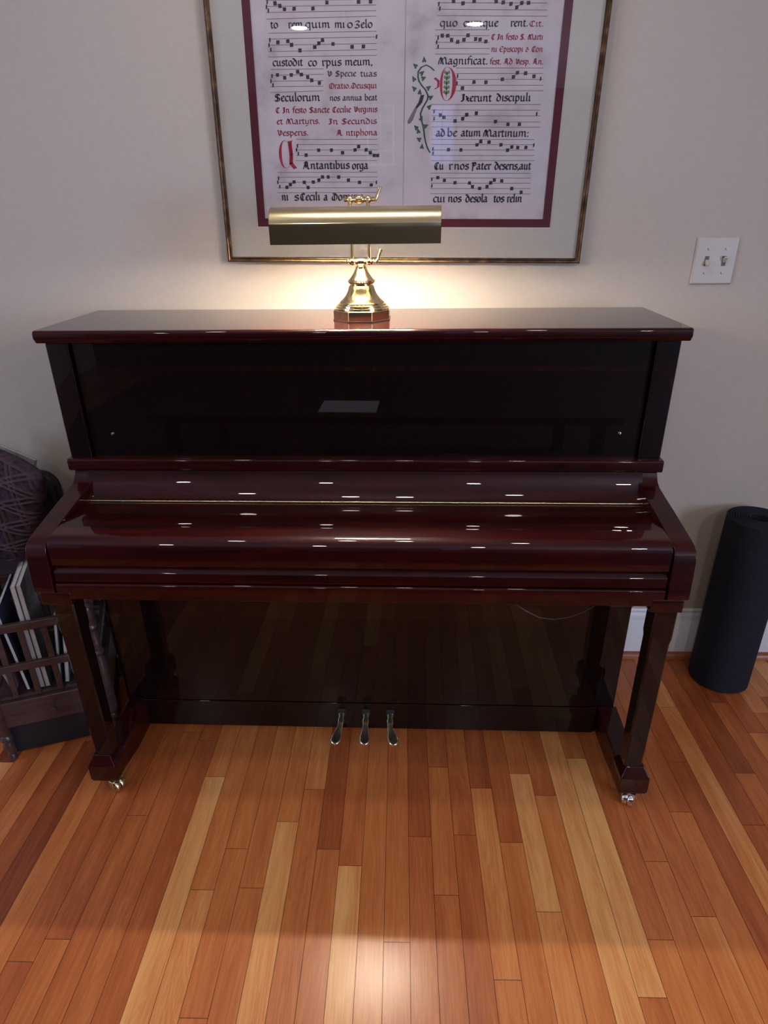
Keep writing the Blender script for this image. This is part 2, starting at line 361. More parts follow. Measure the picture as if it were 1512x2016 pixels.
# legs
def leg(s):
    cx = s*.693 if s < 0 else .7065
    bm = bmesh.new()
    lv = [(.612, .0255, .0255), (.530, .0255, .0255), (.515, .0235, .0235), (.200, .0235, .022), (.125, .022, .021)]
    rings = []
    for z, hx, hy in lv:
        c = .004; q = [(-hx+c, -hy), (hx-c, -hy), (hx, -hy+c), (hx, hy-c), (hx-c, hy), (-hx+c, hy), (-hx, hy-c), (-hx, -hy+c)]
        rings.append([bm.verts.new((cx+a, -.600+b, z)) for a, b in q])
    for a, b in zip(rings, rings[1:]):
        for i in range(8): bm.faces.new((a[i], a[(i+1) % 8], b[(i+1) % 8], b[i]))
    bm.faces.new(rings[0]); bm.faces.new(rings[-1][::-1])
    lg = obj('leg', bm, mahog_shade, piano); sharp(lg.data, 25)
    # foot block with chamfered shoulders
    bm = bmesh.new(); rings = []
    for z, hx, hy in ((.1255, .0225, .0225), (.100, .036, .036), (.096, .0375, .0375), (.052, .0375, .0375), (.041, .034, .034)):
        rings.append([bm.verts.new((cx+s*.006+a*hx, -.600+b*hy, z)) for a, b in ((-1, -1), (1, -1), (1, 1), (-1, 1))])
    for a, b in zip(rings, rings[1:]):
        for i in range(4): bm.faces.new((a[i], a[(i+1) % 4], b[(i+1) % 4], b[i]))
    bm.faces.new(rings[0]); bm.faces.new(rings[-1][::-1])
    obj('foot_block', bm, mahog, lg, bevel=.002)
    # runner from the foot back to the case
    a, b = sorted((cx-.027, cx+.027))
    obj('toe_rail', PR([(-.575, .036), (-.575, .100), (-.384, .112), (-.384, .024), (-.50, .024)], a, b), mahog, piano, bevel=.002)
    # caster
    ang = 62 if s < 0 else -28
    M = (T(-.676, -.622, 0) if s < 0 else T(.708, -.628, 0)) @ RZ(ang)
    bm = LA([(.006, 0), (.0175, .0), (.0185, .002), (.0185, .010), (.0175, .012), (.006, .012)], 28, M @ T(-.013, 0, .0186) @ RY(90), cap=True)
    lathe(bm, [(.006, 0), (.0175, .0), (.0185, .002), (.0185, .010), (.0175, .012), (.006, .012)], 28, M @ T(.001, 0, .0186) @ RY(90))
    cs = obj('caster', bm, steel if s > 0 else satin, lg)
    bm = bmesh.new()
    box(bm, -.017, .017, -.005, .020, .036, .0405, M)
    for q in (-1, 1): box(bm, q*.0155-.0012, q*.0155+.0012, -.006, .012, .012, .0365, M)
    lathe(bm, [(.003, -.0165), (.003, .0165)], 12, M @ T(0, 0, .0186) @ RY(90))
    obj('fork', bm, steel if s > 0 else satin, cs, bevel=.0008)
for s in (-1, 1): leg(s)
# pedals
def pedal(x, side):
    secs = []  # y, centre offset, half width, top z, thickness
    path = [(-.396, 0, .0065, .089, .011), (-.404, 0, .0085, .092, .013), (-.414, 0, .0095, .091, .013), (-.422, 0, .0075, .0875, .012), (-.431, 0, .0105, .0865, .014), (-.440, 0, .0085, .081, .012),
            (-.448, .001, .0085, .077, .010), (-.458, .004, .0105, .072, .009), (-.468, .0075, .0135, .067, .009), (-.478, .010, .0155, .0635, .009), (-.488, .0115, .0145, .061, .009), (-.495, .0115, .010, .0595, .008), (-.4985, .011, .004, .058, .006)]
    bm = bmesh.new(); rings = []; n = 14
    for y, off, hw, tz, th in path:
        cx = x+side*off*1.0
        hw *= 1.0 if side else 1.0
        rings.append([bm.verts.new((cx+hw*math.copysign(abs(math.cos(t))**.8, math.cos(t)), y, tz-th/2+th/2*math.sin(t))) for t in [2*math.pi*i/n for i in range(n)]])
    for a, b in zip(rings, rings[1:]):
        for i in range(n): bm.faces.new((a[i], a[(i+1) % n], b[(i+1) % n], b[i]))
    bm.faces.new(rings[0][::-1]); bm.faces.new(rings[-1])
    p = obj('pedal', bm, pbrass, piano)
    obj('pedal_felt', BX(x-.012, x+.012, -.404, -.400, .074, .099), felt, p, bevel=.001)
for x, sd in ((-.076, -1), (-.003, 0), (.069, 1)): pedal(x, sd)
# humidity unit cord and indicator under the key bed
obj('cord', TB([(.345, -.5, .622), (.348, -.548, .600), (.37, -.55, .580), (.405, -.55, .556), (.44, -.55, .537), (.475, -.55, .532), (.51, -.55, .539), (.545, -.55, .555), (.575, -.55, .580), (.59, -.55, .6), (.60, -.53, .622)], .0022, 8), mat('brown_cord', (.04, .015, .014), .35), piano)
hb = obj('humidity_box', BX(.585, .64, -.60, -.50, .603, .6235), black, piano, bevel=.002)
obj('indicator_light', LA([(0, 0), (.0022, 0), (.0022, .001), (.001, .002), (0, .0022)], 12, T(.599, -.600, .610) @ RX(90)), ledm, hb)

# ================================================================== PIANO LAMP
def rotp(x, y): return (x*math.cos(PY)-y*math.sin(PY), x*math.sin(PY)+y*math.cos(PY))
lx, ly = rotp(.003, -.242)
lamp = empty('piano_lamp', 'polished brass piano lamp with long half-round shade, lit, on top of the piano', 'lamp', (lx, ly, 1.1977), PY)
ph = math.pi/8
bm = LA([(.0705, 0), (.0725, .002), (.0725, .0235), (.0700, .0255), (.066, .026)], 8, phase=ph)
base = obj('base', bm, brass, lamp, bevel=.0012, angle=30)
obj('felt_pad', LA([(.0715, -.0005), (.0735, -.0005), (.0735, .0025), (.0715, .0025)], 8, phase=ph), felt, base, False)
bell = [(.066, .026), (.0655, .0295), (.063, .031), (.061, .031), (.0605, .0345), (.058, .036), (.056, .036), (.0555, .0395), (.053, .042), (.047, .046), (.041, .052), (.0365, .059), (.033, .067), (.030, .076),
        (.0275, .079), (.0275, .081), (.031, .0825), (.0335, .086), (.0325, .090), (.028, .0915), (.0265, .094), (.022, .100), (.0175, .107), (.0145, .1125), (.013, .117), (.0135, .119), (.010, .121), (.008, .126)]
obj('bell', LA(bell, 48), brass, lamp)
def knuckle(y, z, name, sc=1.0):
    bm = bmesh.new()
    pr = [(0, -.036), (.003, -.0345), (.0048, -.031), (.0035, -.028), (.0052, -.026), (.0066, -.021), (.0055, -.0155), (.004, -.013), (.0055, -.010), (.0072, -.004), (.0072, .004), (.0055, .010), (.004, .013), (.0055, .0155), (.0066, .021), (.0052, .026), (.0035, .028), (.0048, .031), (.003, .0345), (0, .036)]
    pr = [(a*1.35, b) for a, b in pr]
    lathe(bm, pr, 20, T(0, y, z) @ RY(90))
    k = obj(name, bm, brass, lamp)
    bm = bmesh.new()
    tube(bm, [(.030, y, z-.001), (.036, y-.002, z-.002), (.041, y-.001, z+.006), (.044, y, z+.015), (.048, y+.001, z+.026)], [.004, .0045, .0034, .0038, .0044], 12)
    obj('lever', bm, brass, k); return k
knuckle(0, .131, 'lower_joint'); knuckle(-.012, .262, 'upper_joint')
for s in (-1, 1): obj('rod', TB([(s*.0205, 0, .133), (s*.0205, -.006, .20), (s*.0205, -.012, .262)], .0042, 14), brass, lamp)
# shade
def shade():
    sy, sz = -.078, .2033      # centre of curvature
    outer = []
    r = .045
    # back lower lip up over the top to the front crease
    for i in range(23):
        a = R(180-i*(180-17)/22.0)      # angle in yz plane measured from -y? keep: y = sy - r*cos(a)
        outer.append((sy-r*math.cos(a), sz+r*math.sin(a)))
    fy, fz = outer[-1]
    flat = [(fy-.0005, fz-.002), (fy+.0002, fz-.018), (fy+.0015, fz-.0430)]
    pts = outer+flat
    inn = []
    t = .0012
    c = (sy, sz-.01)
    for y, z in pts[::-1]:
        d = Vector((c[0]-y, c[1]-z)).normalized(); inn.append((y+d[0]*t, z+d[1]*t))
    prof = pts+inn
    hx = .1855
    bm = PR(prof, -hx-.003, hx-.003)
    sh = obj('shade', bm, brass, lamp); sharp(sh.data, 20)
    sh.data.materials.append(satin)
    for p in sh.data.polygons:
        if p.center.z > fz-.001 and abs(p.normal.x) < .5: p.material_index = 1
    # end caps
    for s in (-1, 1):
        bm = bmesh.new(); x = s*hx-.003
        for q in (0, -s*.0012):
            pass
        va = [bm.verts.new((x, y, z)) for y, z in pts]; vb = [bm.verts.new((x-s*.0012, y, z)) for y, z in pts]
        n = len(pts)
        for i in range(n): bm.faces.new((va[i], va[(i+1) % n], vb[(i+1) % n], vb[i]))
        bm.faces.new(va); bm.faces.new(vb[::-1])
        obj('end_cap', bm, brass, sh, False)
    for s in (-1, 1): obj('hanger', TB([(s*.0205, -.012, .262), (s*.0205, -.035, .258), (s*.0205, -.060, .2455)], .003, 10), brass, sh)
    bu = obj('bulb', LA([(0, -.125), (.005, -.124), (.007, -.120), (.007, .120), (.005, .124), (0, .125)], 20, T(-.003, -.068, .2193) @ RY(90)), bulbm, sh)
    return sh
shade_o = shade()

# ================================================================== FRAMED MANUSCRIPT
FX, FZ, FH, FW = .09935, 1.30968, .84, .4727
pic = empty('framed_manuscript', 'large framed medieval music manuscript with red and black lettering, hung above the piano', 'picture', (FX, -.002, FZ))
pic.rotation_euler = (0, .01318, 0)
gold = noisy(mat('aged_bronze_frame', (.2, .12, .06), .30, .8), [(.35, (.045, .024, .014)), (.55, (.11, .060, .034)), (.75, (.26, .15, .075))], 40, (1, 1, 1), 6)
matb = noisy(mat('cream_mat_board', (.5, .48, .42), .9), [(.3, (.42, .385, .34)), (.7, (.45, .415, .365))], 300)
redb = mat('crimson_mat_board', (.070, .0015, .012), .85)
whb = mat('mat_bevel_white', (.5, .47, .45), .8)
parch = noisy(mat('parchment', (.6, .5, .5), .85), [(.25, (.34, .28, .30)), (.45, (.47, .41, .43)), (.75, (.52, .465, .485))], 14, detail=10)
ink = mat('black_ink', (.028, .018, .024), .8); ink2 = mat('faded_black_ink', (.07, .045, .05), .8)
redi = mat('red_ink', (.26, .028, .045), .8); bigr = mat('crimson_initial_ink', (.30, .010, .035), .8)
stafi = mat('staff_line_ink', (.19, .10, .115), .8); foldi = mat('fold_crease_brown', (.26, .19, .20), .9)
vine = mat('vine_green_paint', (.035, .075, .045), .8); vinel = mat('pale_green_paint', (.12, .17, .08), .8)
def rect_frame(bm, x0, x1, z0, z1, w, ya, yb, prof=None):
    """mitred frame; outer x0..x1,z0..z1"""
    prof = prof or [(0, ya), (0, yb), (w, yb), (w, ya)]
    rings = [[bm.verts.new((x0+d, y, z0+d)), bm.verts.new((x1-d, y, z0+d)), bm.verts.new((x1-d, y, z1-d)), bm.verts.new((x0+d, y, z1-d))] for d, y in prof] if False else None
    R_ = []
    for d, y in prof: R_.append([bm.verts.new(p) for p in ((x0+d, y, z0+d), (x1-d, y, z0+d), (x1-d, y, z1-d), (x0+d, y, z1-d))])
    n = len(R_)
    for i in range(n):
        a, b = R_[i], R_[(i+1) % n]
        for k in range(4): bm.faces.new((a[k], a[(k+1) % 4], b[(k+1) % 4], b[k]))
def RF(*a, **k):
    bm = bmesh.new(); rect_frame(bm, *a, **k); return bm
pr = [(0, 0), (0, -.020), (.001, -.0235), (.003, -.0255), (.005, -.0250), (.0062, -.0235), (.0075, -.0252), (.0092, -.0250), (.0105, -.022), (.0112, -.018), (.0112, 0)]
fo = obj('frame', RF(-FW, FW, 0, FH, .0112, 0, 0, prof=[(d*1.2, y) for d, y in pr]), gold, pic); sharp(fo.data, 50)
obj('mat_board', RF(-FW+.010, FW-.010, .010, FH-.010, .0757, -.0135, -.0150), matb, pic, False)
obj('mat_bevel', RF(-.3870, .3870, .0855, FH-.0855, .0022, -.0128, -.0138), whb, pic, False)
rb = obj('crimson_mat', RF(-.3862, .3862, .0863, FH-.0863, .0212, -.0125, -.0133), redb, pic, False)
page = obj('manuscript_page', BX(-.375, .375, -.0110, -.0095, .092, FH-.092), parch, pic, False)
obj('backing', BX(-FW+.010, FW-.010, -.009, -.004, .010, FH-.010), matb, pic, False)
obj('glass', BX(-FW+.0105, FW-.0105, -.0176, -.0166, .0105, FH-.0105), glassm, pic, False)
WORDS=[
('K', 'to', -0.3204, 0.5153, -0.3029, 0.5155, 0.0102),('K', 'rem', -0.2785, 0.5158, -0.2443, 0.516, 0.0101),('K', 'qui', -0.2384, 0.516, -0.2018, 0.5162, 0.0101),('K', 'm', -0.1991, 0.5159, -0.1803, 0.516, 0.0101),('K', 'mi', -0.1688, 0.5158, -0.1455, 0.5159, 0.0101),('K', 'o', -0.1393, 0.5157, -0.1261, 0.5158, 0.0101),('K', 'Zelo', -0.1219, 0.5156, -0.0796, 0.5159, 0.0101),('K', 'custodit', -0.3206, 0.4413, -0.2483, 0.4418, 0.0105),('K', 'co', -0.2351, 0.4411, -0.2138, 0.4413, 0.0106),('K', 'rpus', -0.2021, 0.4416, -0.1552, 0.442, 0.0106),('K', 'meum,', -0.1463, 0.4421, -0.08, 0.4427, 0.0106),('k', 'V Specie', -0.1897, 0.42, -0.1201, 0.4206, 0.0083),('k', 'tuas', -0.1094, 0.4199, -0.0702, 0.4202, 0.0083),('r', 'Oratio.Deusqui', -0.1859, 0.3952, -0.0702, 0.3962, 0.0084),('K', 'Seculorum', -0.3212, 0.3692, -0.2096, 0.3702, 0.011),('k', 'nos annua beat', -0.1853, 0.3703, -0.0692, 0.3713, 0.0085),('r', 'C In festo Sancte Cecilie Virginis', -0.3204, 0.3445, -0.0686, 0.3469, 0.0086),('r', 'et Martyris.', -0.3195, 0.3207, -0.2105, 0.3218, 0.0088),('r', 'In Secundis', -0.1896, 0.3207, -0.0704, 0.3219, 0.0087),('r', 'Vesperis.', -0.3202, 0.296, -0.2412, 0.2968, 0.0089),('r', 'A ntiphona', -0.1702, 0.296, -0.0687, 0.2971, 0.0089),('K', 'Antantibus', -0.2584, 0.2222, -0.1403, 0.2235, 0.0119),('K', 'orga', -0.1328, 0.2223, -0.0925, 0.2228, 0.0119),('K', 'ni', -0.3181, 0.15, -0.3015, 0.1503, 0.0124),('K', 's', -0.2854, 0.1501, -0.2738, 0.1503, 0.0124),('K', 'Cecili', -0.27, 0.1501, -0.2187, 0.1508, 0.0124),('K', 'a', -0.208, 0.1503, -0.1984, 0.1504, 0.0123),('K', 'Domino', -0.188, 0.1503, -0.1054, 0.1514, 0.0124),('K', 'quo', 0.0786, 0.5179, 0.12, 0.5178, 0.0101),('K', 'cumque', 0.1338, 0.5177, 0.2147, 0.5175, 0.0101),('K', 'rent.', 0.2439, 0.5174, 0.2851, 0.5173, 0.0101),('r', 'Cit.', 0.2875, 0.5173, 0.3221, 0.5172, 0.0078),('r', 'C In festo S. Marti', 0.2011, 0.4922, 0.3221, 0.4919, 0.0079),('r', 'ni Episcopi & Con', 0.2029, 0.4685, 0.3247, 0.4682, 0.008),('K', 'Magnificat.', 0.078, 0.4441, 0.1966, 0.4438, 0.0105),('r', 'fest. Ad Vesp. An.', 0.2012, 0.4438, 0.3292, 0.4436, 0.0082),('K', 'Ixerunt', 0.1367, 0.3688, 0.2103, 0.3687, 0.0109),('K', 'discipuli', 0.2228, 0.3693, 0.3052, 0.3692, 0.0109),('K', 'ad', 0.0784, 0.2948, 0.1004, 0.2948, 0.0114),('K', 'be', 0.1059, 0.2948, 0.1298, 0.2948, 0.0114),('K', 'atum', 0.1408, 0.2948, 0.1892, 0.2948, 0.0114),('K', 'Martinum:', 0.1958, 0.2941, 0.3092, 0.2942, 0.0114),('K', 'Cu', 0.0766, 0.2219, 0.0999, 0.2219, 0.0118),('K', 'r', 0.113, 0.2219, 0.1216, 0.2219, 0.0119),('K', 'nos', 0.1268, 0.2219, 0.1635, 0.222, 0.0119),('K', 'Pater', 0.1691, 0.222, 0.2195, 0.222, 0.0118),('K', 'deseris,aut', 0.2299, 0.222, 0.3209, 0.2221, 0.0119),('K', 'cui', 0.0763, 0.1471, 0.1061, 0.1471, 0.0123),('K', 'nos', 0.1145, 0.1472, 0.1488, 0.1472, 0.0123),('K', 'desola', 0.1603, 0.1473, 0.2167, 0.1474, 0.0123),('K', 'tos', 0.2326, 0.1474, 0.2593, 0.1475, 0.0123),('K', 'relin', 0.2669, 0.1475, 0.3056, 0.1476, 0.0123),]
STAVES=[(-0.3267, 0.5685, -0.0697, 0.5687),(-0.3276, 0.5569, -0.0698, 0.5588),(-0.3285, 0.5456, -0.0698, 0.5481),(-0.3295, 0.5331, -0.0698, 0.5379),(-0.3263, 0.506, -0.0689, 0.509),(-0.3272, 0.4946, -0.0689, 0.4983),(-0.3281, 0.4826, -0.0689, 0.4854),(-0.3291, 0.4702, -0.069, 0.4734),(-0.3299, 0.4594, -0.069, 0.4624),(-0.3265, 0.4345, -0.198, 0.4357),(-0.3274, 0.4226, -0.1984, 0.4248),(-0.3283, 0.4107, -0.1989, 0.412),(-0.3291, 0.3993, -0.1994, 0.4006),(-0.33, 0.3875, -0.1998, 0.391),(-0.2724, 0.2883, -0.0687, 0.2884),(-0.2731, 0.2771, -0.0687, 0.2771),(-0.2737, 0.2651, -0.0687, 0.2652),(-0.2744, 0.2527, -0.0688, 0.2529),(-0.2751, 0.2413, -0.0688, 0.2418),(-0.3251, 0.2148, -0.0689, 0.2157),(-0.3259, 0.2037, -0.0689, 0.2048),(-0.3268, 0.192, -0.0689, 0.1934),(-0.3276, 0.1794, -0.0689, 0.1806),(-0.3284, 0.1682, -0.069, 0.1697),(0.0717, 0.5627, 0.3264, 0.5613),(0.0722, 0.5504, 0.3279, 0.5482),(0.0726, 0.5385, 0.3292, 0.5366),(0.0685, 0.5115, 0.1962, 0.5111),(0.0689, 0.5002, 0.1971, 0.4999),(0.0694, 0.4874, 0.198, 0.4871),(0.0698, 0.4754, 0.1989, 0.4751),(0.0702, 0.4644, 0.1997, 0.4642),(0.1207, 0.4367, 0.33, 0.4363),(0.1212, 0.4258, 0.3312, 0.4254),(0.1219, 0.4139, 0.3325, 0.4136),(0.1225, 0.402, 0.3338, 0.4017),(0.123, 0.3906, 0.3351, 0.3904),(0.065, 0.3627, 0.331, 0.3619),(0.0654, 0.3511, 0.3323, 0.3503),(0.0658, 0.3387, 0.3336, 0.3383),(0.0663, 0.3262, 0.335, 0.3256),(0.0667, 0.315, 0.3362, 0.3143),(0.0676, 0.2884, 0.3244, 0.2881),(0.068, 0.2772, 0.3256, 0.277),(0.0684, 0.2653, 0.3268, 0.2651),(0.0688, 0.253, 0.328, 0.2532),(0.0692, 0.2416, 0.3292, 0.2418),(0.0672, 0.2136, 0.3229, 0.2136),(0.0675, 0.2026, 0.324, 0.2026),(0.0679, 0.1909, 0.3251, 0.1913),(0.0684, 0.1784, 0.3264, 0.1789),(0.0688, 0.1666, 0.3277, 0.1664),]
NOTES=[(-0.3065, 0.5626),(-0.2955, 0.5579),(-0.2849, 0.5515),(-0.2624, 0.5523),(-0.2183, 0.5527),(-0.1852, 0.5636),(-0.1115, 0.5647),(-0.0834, 0.5652),(-0.3048, 0.4883),(-0.2811, 0.4905),(-0.2725, 0.483),(-0.253, 0.4723),(-0.2175, 0.4786),(-0.2073, 0.486),(-0.1983, 0.4923),(-0.1733, 0.4848),(-0.1282, 0.479),(-0.1008, 0.4795),(-0.3105, 0.4235),(-0.2933, 0.4175),(-0.2768, 0.4231),(-0.2607, 0.4299),(-0.2521, 0.424),(-0.237, 0.4189),(-0.2276, 0.4126),(-0.2092, 0.4069),(-0.2493, 0.2534),(-0.217, 0.2645),(-0.1845, 0.2645),(-0.1564, 0.259),(-0.1245, 0.2652),(-0.1155, 0.2726),(-0.0966, 0.2652),(-0.0863, 0.2594),(-0.0762, 0.2529),(-0.0676, 0.2529),(-0.3027, 0.1805),(-0.2935, 0.187),(-0.2836, 0.193),(-0.257, 0.1924),(-0.2477, 0.1803),(-0.2337, 0.1928),(-0.2191, 0.1975),(-0.2097, 0.2046),(-0.1949, 0.2043),(-0.1676, 0.2043),(-0.1428, 0.1976),(-0.1144, 0.1923),(-0.0841, 0.1866),(0.109, 0.5653),(0.1313, 0.5612),(0.1566, 0.5652),(0.2075, 0.5645),(0.2239, 0.5628),(0.2418, 0.56),(0.256, 0.5534),(0.2671, 0.5615),(0.2824, 0.5615),(0.0856, 0.5001),(0.0984, 0.5001),(0.1081, 0.4921),(0.1226, 0.4881),(0.137, 0.4921),(0.1462, 0.5006),(0.1646, 0.4934),(0.1751, 0.4923),(0.1892, 0.4885),(0.1388, 0.396),(0.1662, 0.4085),(0.195, 0.4079),(0.2342, 0.4138),(0.2603, 0.4188),(0.2691, 0.427),(0.2889, 0.4261),(0.3096, 0.4196),(0.0876, 0.3402),(0.0968, 0.3356),(0.1244, 0.3278),(0.1431, 0.3325),(0.1527, 0.3408),(0.1761, 0.3442),(0.2244, 0.3268),(0.2557, 0.3206),(0.284, 0.3206),(0.1424, 0.2653),(0.1819, 0.2766),(0.191, 0.2836),(0.2117, 0.2821),(0.2423, 0.2766),(0.2598, 0.2648),(0.2695, 0.2718),(0.2843, 0.2706),(0.3049, 0.2706),(0.1109, 0.266),(0.0867, 0.2036),(0.1036, 0.197),(0.1313, 0.192),(0.1683, 0.1914),(0.1767, 0.183),(0.1951, 0.179),(0.2137, 0.183),(0.2225, 0.1918),(0.2314, 0.1982),(0.2503, 0.1962),(0.2774, 0.1788),(0.3027, 0.1704),]
CLEFS=[(-0.3245, 0.5654),(-0.327, 0.5558),(-0.3231, 0.5489),(-0.3239, 0.4926),(-0.3264, 0.4826),(-0.3228, 0.4739),(-0.3239, 0.4211),(-0.3272, 0.4107),(-0.3227, 0.4026),(-0.2703, 0.2738),(-0.273, 0.2651),(-0.269, 0.2567),(-0.323, 0.2014),(-0.3256, 0.1923),(-0.3213, 0.1822),(-0.0696, 0.4985),(-0.0708, 0.1924),(0.0752, 0.56),(0.0779, 0.5518),(0.076, 0.4959),(0.0729, 0.4874),(0.0767, 0.4788),(0.1258, 0.4204),(0.1251, 0.4056),(0.072, 0.348),(0.0726, 0.3325),(0.072, 0.2676),(0.0724, 0.2579),(0.0714, 0.1996),(0.0719, 0.1845),(0.326, 0.4148),(0.3242, 0.3423),(0.3239, 0.2757),]
STEM= [(0.069, 0.4318), (0.0606, 0.4382), (0.0499, 0.4427), (0.0377, 0.4383), (0.0308, 0.4295), (0.0304, 0.4191), (0.0331, 0.4102), (0.0405, 0.4012), (0.0497, 0.3922), (0.0554, 0.3816), (0.055, 0.3725), (0.0488, 0.3633), (0.0429, 0.3541), (0.0385, 0.3434), (0.0399, 0.3325), (0.0446, 0.32), (0.0479, 0.3074), (0.0497, 0.2948), (0.0531, 0.282), (0.0579, 0.2692), (0.0649, 0.2595)]
LEAVES= [(0.0443, 0.4529, -0.1), (0.0235, 0.4412, -0.9), (0.0398, 0.4265, 0.9), (0.0205, 0.4147, -0.6), (0.0436, 0.4161, 1.2), (0.0217, 0.3952, -0.8), (0.0355, 0.3877, 0.1), (0.0567, 0.3967, 1.0), (0.0627, 0.3771, 1.1), (0.0598, 0.3572, 0.8), (0.0406, 0.3325, 0.4), (0.052, 0.3169, 1.2), (0.0283, 0.3137, -0.8), (0.034, 0.3058, -0.3), (0.0363, 0.2884, -1.1), (0.0441, 0.2724, 0.1)]
FEATHER= [(0.0428, 0.3816), (0.0378, 0.3664), (0.0291, 0.3542), (0.0097, 0.3278)]
BIGA= [(-0.3197, 0.2867), (-0.278, 0.2231)]; BIGD= [(0.0712, 0.4382), (0.1223, 0.3709)]
FOLD= [(-0.0016, 0.5657), (-0.0019, 0.1355)]
def S(s):   # 'x y x y|x y x y' -> polylines
    return [[tuple(map(float, p.split(','))) for p in pl.split()] for pl in s.split('|')]
GL = {
'a': (.58, S('.06,.86 .2,1 .36,.92 .38,.8 .38,.16 .46,.02 .58,.14|.38,.56 .12,.5 .04,.3 .1,.06 .24,.04 .38,.18')),
'b': (.6, S('.06,1.55 .12,1.5 .12,.12 .26,0 .44,.1 .5,.5 .42,.86 .28,.98 .12,.8')),
'c': (.46, S('.44,.86 .3,.98 .12,.86 .06,.5 .14,.1 .28,0 .46,.14')),
'd': (.6, S('.02,1.4 .2,1.3 .42,.9 .5,.5 .42,.1 .26,0 .1,.12 .05,.5 .14,.88 .3,.98 .42,.88')),
'e': (.46, S('.08,.5 .3,.6 .42,.78 .32,.98 .14,.88 .06,.5 .14,.1 .28,0 .46,.14')),
'f': (.4, S('.5,1.5 .36,1.56 .2,1.4 .18,1 .18,0|.02,.95 .44,.98')),
'g': (.58, S('.44,.9 .26,.98 .1,.84 .06,.5 .14,.12 .28,.06 .42,.2|.42,.98 .44,.2 .4,-.3 .2,-.42 .04,-.3')),
'h': (.6, S('.06,1.55 .12,1.5 .12,0|.12,.76 .3,.98 .46,.84 .46,.3 .38,-.1 .28,-.2')),
'i': (.3, S('.02,.86 .12,1 .14,.9 .14,.14 .2,.0 .3,.12')),
'j': (.3, S('.06,.9 .16,.98 .16,-.2 .04,-.4')),
'l': (.3, S('.04,1.5 .13,1.58 .13,.14 .2,0 .3,.12')),
'm': (.98, S('.02,.86 .12,1 .14,.9 .14,.02|.14,.78 .34,.98 .46,.86 .46,.02|.46,.78 .66,.98 .78,.86 .78,.14 .86,0 .96,.12')),
'n': (.66, S('.02,.86 .12,1 .14,.9 .14,.02|.14,.78 .34,.98 .46,.86 .46,.14 .54,0 .64,.12')),
'o': (.56, S('.26,.98 .1,.86 .05,.5 .12,.12 .26,0 .42,.12 .48,.5 .4,.88 .26,.98')),
'p': (.6, S('.02,.9 .12,1 .14,.9 .14,-.5|.14,.14 .28,.02 .44,.12 .5,.5 .42,.86 .28,.98 .14,.8')),
'q': (.6, S('.46,.98 .46,-.5|.46,.88 .28,.98 .12,.86 .06,.5 .12,.12 .26,.02 .44,.18')),
'r': (.42, S('.02,.88 .12,1 .14,.9 .14,.1 .22,0|.14,.76 .3,.98 .42,.86')),
's': (.46, S('.42,.86 .28,.98 .1,.9 .1,.66 .38,.4 .4,.12 .24,0 .04,.12')),
't': (.38, S('.14,1.2 .14,.14 .24,0 .38,.12|.02,.92 .34,.96')),
'u': (.64, S('.02,.88 .12,.98 .13,.14 .24,0 .44,.16|.44,.98 .44,.14 .52,0 .62,.12')),
'v': (.54, S('.02,.96 .14,.96 .16,.3 .26,.02 .44,.2 .48,.6 .4,.96')),
'x': (.5, S('.04,.96 .16,.9 .32,.1 .46,.04|.44,.94 .04,.04|.1,.5 .4,.5')),
'y': (.6, S('.02,.88 .12,.98 .13,.2 .24,.04 .44,.2|.46,.98 .44,0 .3,-.4 .1,-.44')),
'z': (.46, S('.06,.9 .4,.96 .08,.06 .42,.02')),
'&': (.6, S('.1,.98 .4,.98 .3,.7 .1,.5 .1,.1 .3,0 .5,.3|.28,.6 .56,.6')),
'.': (.3, S('.1,.12 .16,.02')), ',': (.26, S('.1,.12 .16,.0 .08,-.26')), ':': (.3, S('.1,.12 .16,.02|.1,.8 .16,.7')),
'A': (.86, S('.04,1.1 .3,1.4 .5,1.3 .56,.2 .66,0 .82,.14|.3,1.36 .1,.3 .02,.0|.14,.6 .56,.6|.34,1.2 .34,.2')),
'C': (.7, S('.62,1.1 .44,1.34 .2,1.2 .08,.66 .18,.14 .4,-.02 .66,.16|.34,1.24 .34,.1')),
'D': (.8, S('.2,1.3 .5,1.24 .7,.8 .62,.2 .38,0 .12,.14 .08,.6 .2,.9|.36,1.2 .36,.1')),
'E': (.66, S('.6,1.1 .4,1.34 .16,1.1 .08,.6 .18,.1 .4,0 .6,.14|.12,.66 .5,.7')),
'I': (.5, S('.04,1.2 .2,1.32 .4,1.24 .3,.8 .34,.2 .2,0 .02,.1|.22,1.2 .22,.1')),
'M': (1.1, S('.06,.0 .1,.7 .24,1.3 .34,.7 .3,.04|.24,1.26 .44,1.0 .5,.3 .6,0|.5,.8 .66,1.34 .84,1.1 .9,.14 1.04,.06')),
'O': (.8, S('.4,1.32 .14,1.1 .06,.6 .18,.1 .42,0 .68,.2 .74,.66 .64,1.16 .4,1.32|.36,1.2 .36,.1')),
'P': (.74, S('.04,1.1 .2,1.34 .26,1.2 .26,-.3|.26,1.2 .5,1.34 .66,1.1 .6,.74 .28,.6|.4,1.2 .4,.7')),
'S': (.7, S('.6,1.1 .42,1.34 .16,1.24 .12,.92 .3,.72 .56,.5 .56,.14 .3,0 .04,.16|.34,1.24 .34,.1')),
'V': (.74, S('.04,1.24 .2,1.34 .22,.4 .34,.04 .6,.3 .66,.8 .5,1.3|.44,1.2 .44,.2')),
'Z': (.66, S('.1,1.2 .4,1.34 .56,1.1 .2,.66 .5,.5 .5,.1 .24,-.06 .06,.1')), ' ': (.4, []),
}
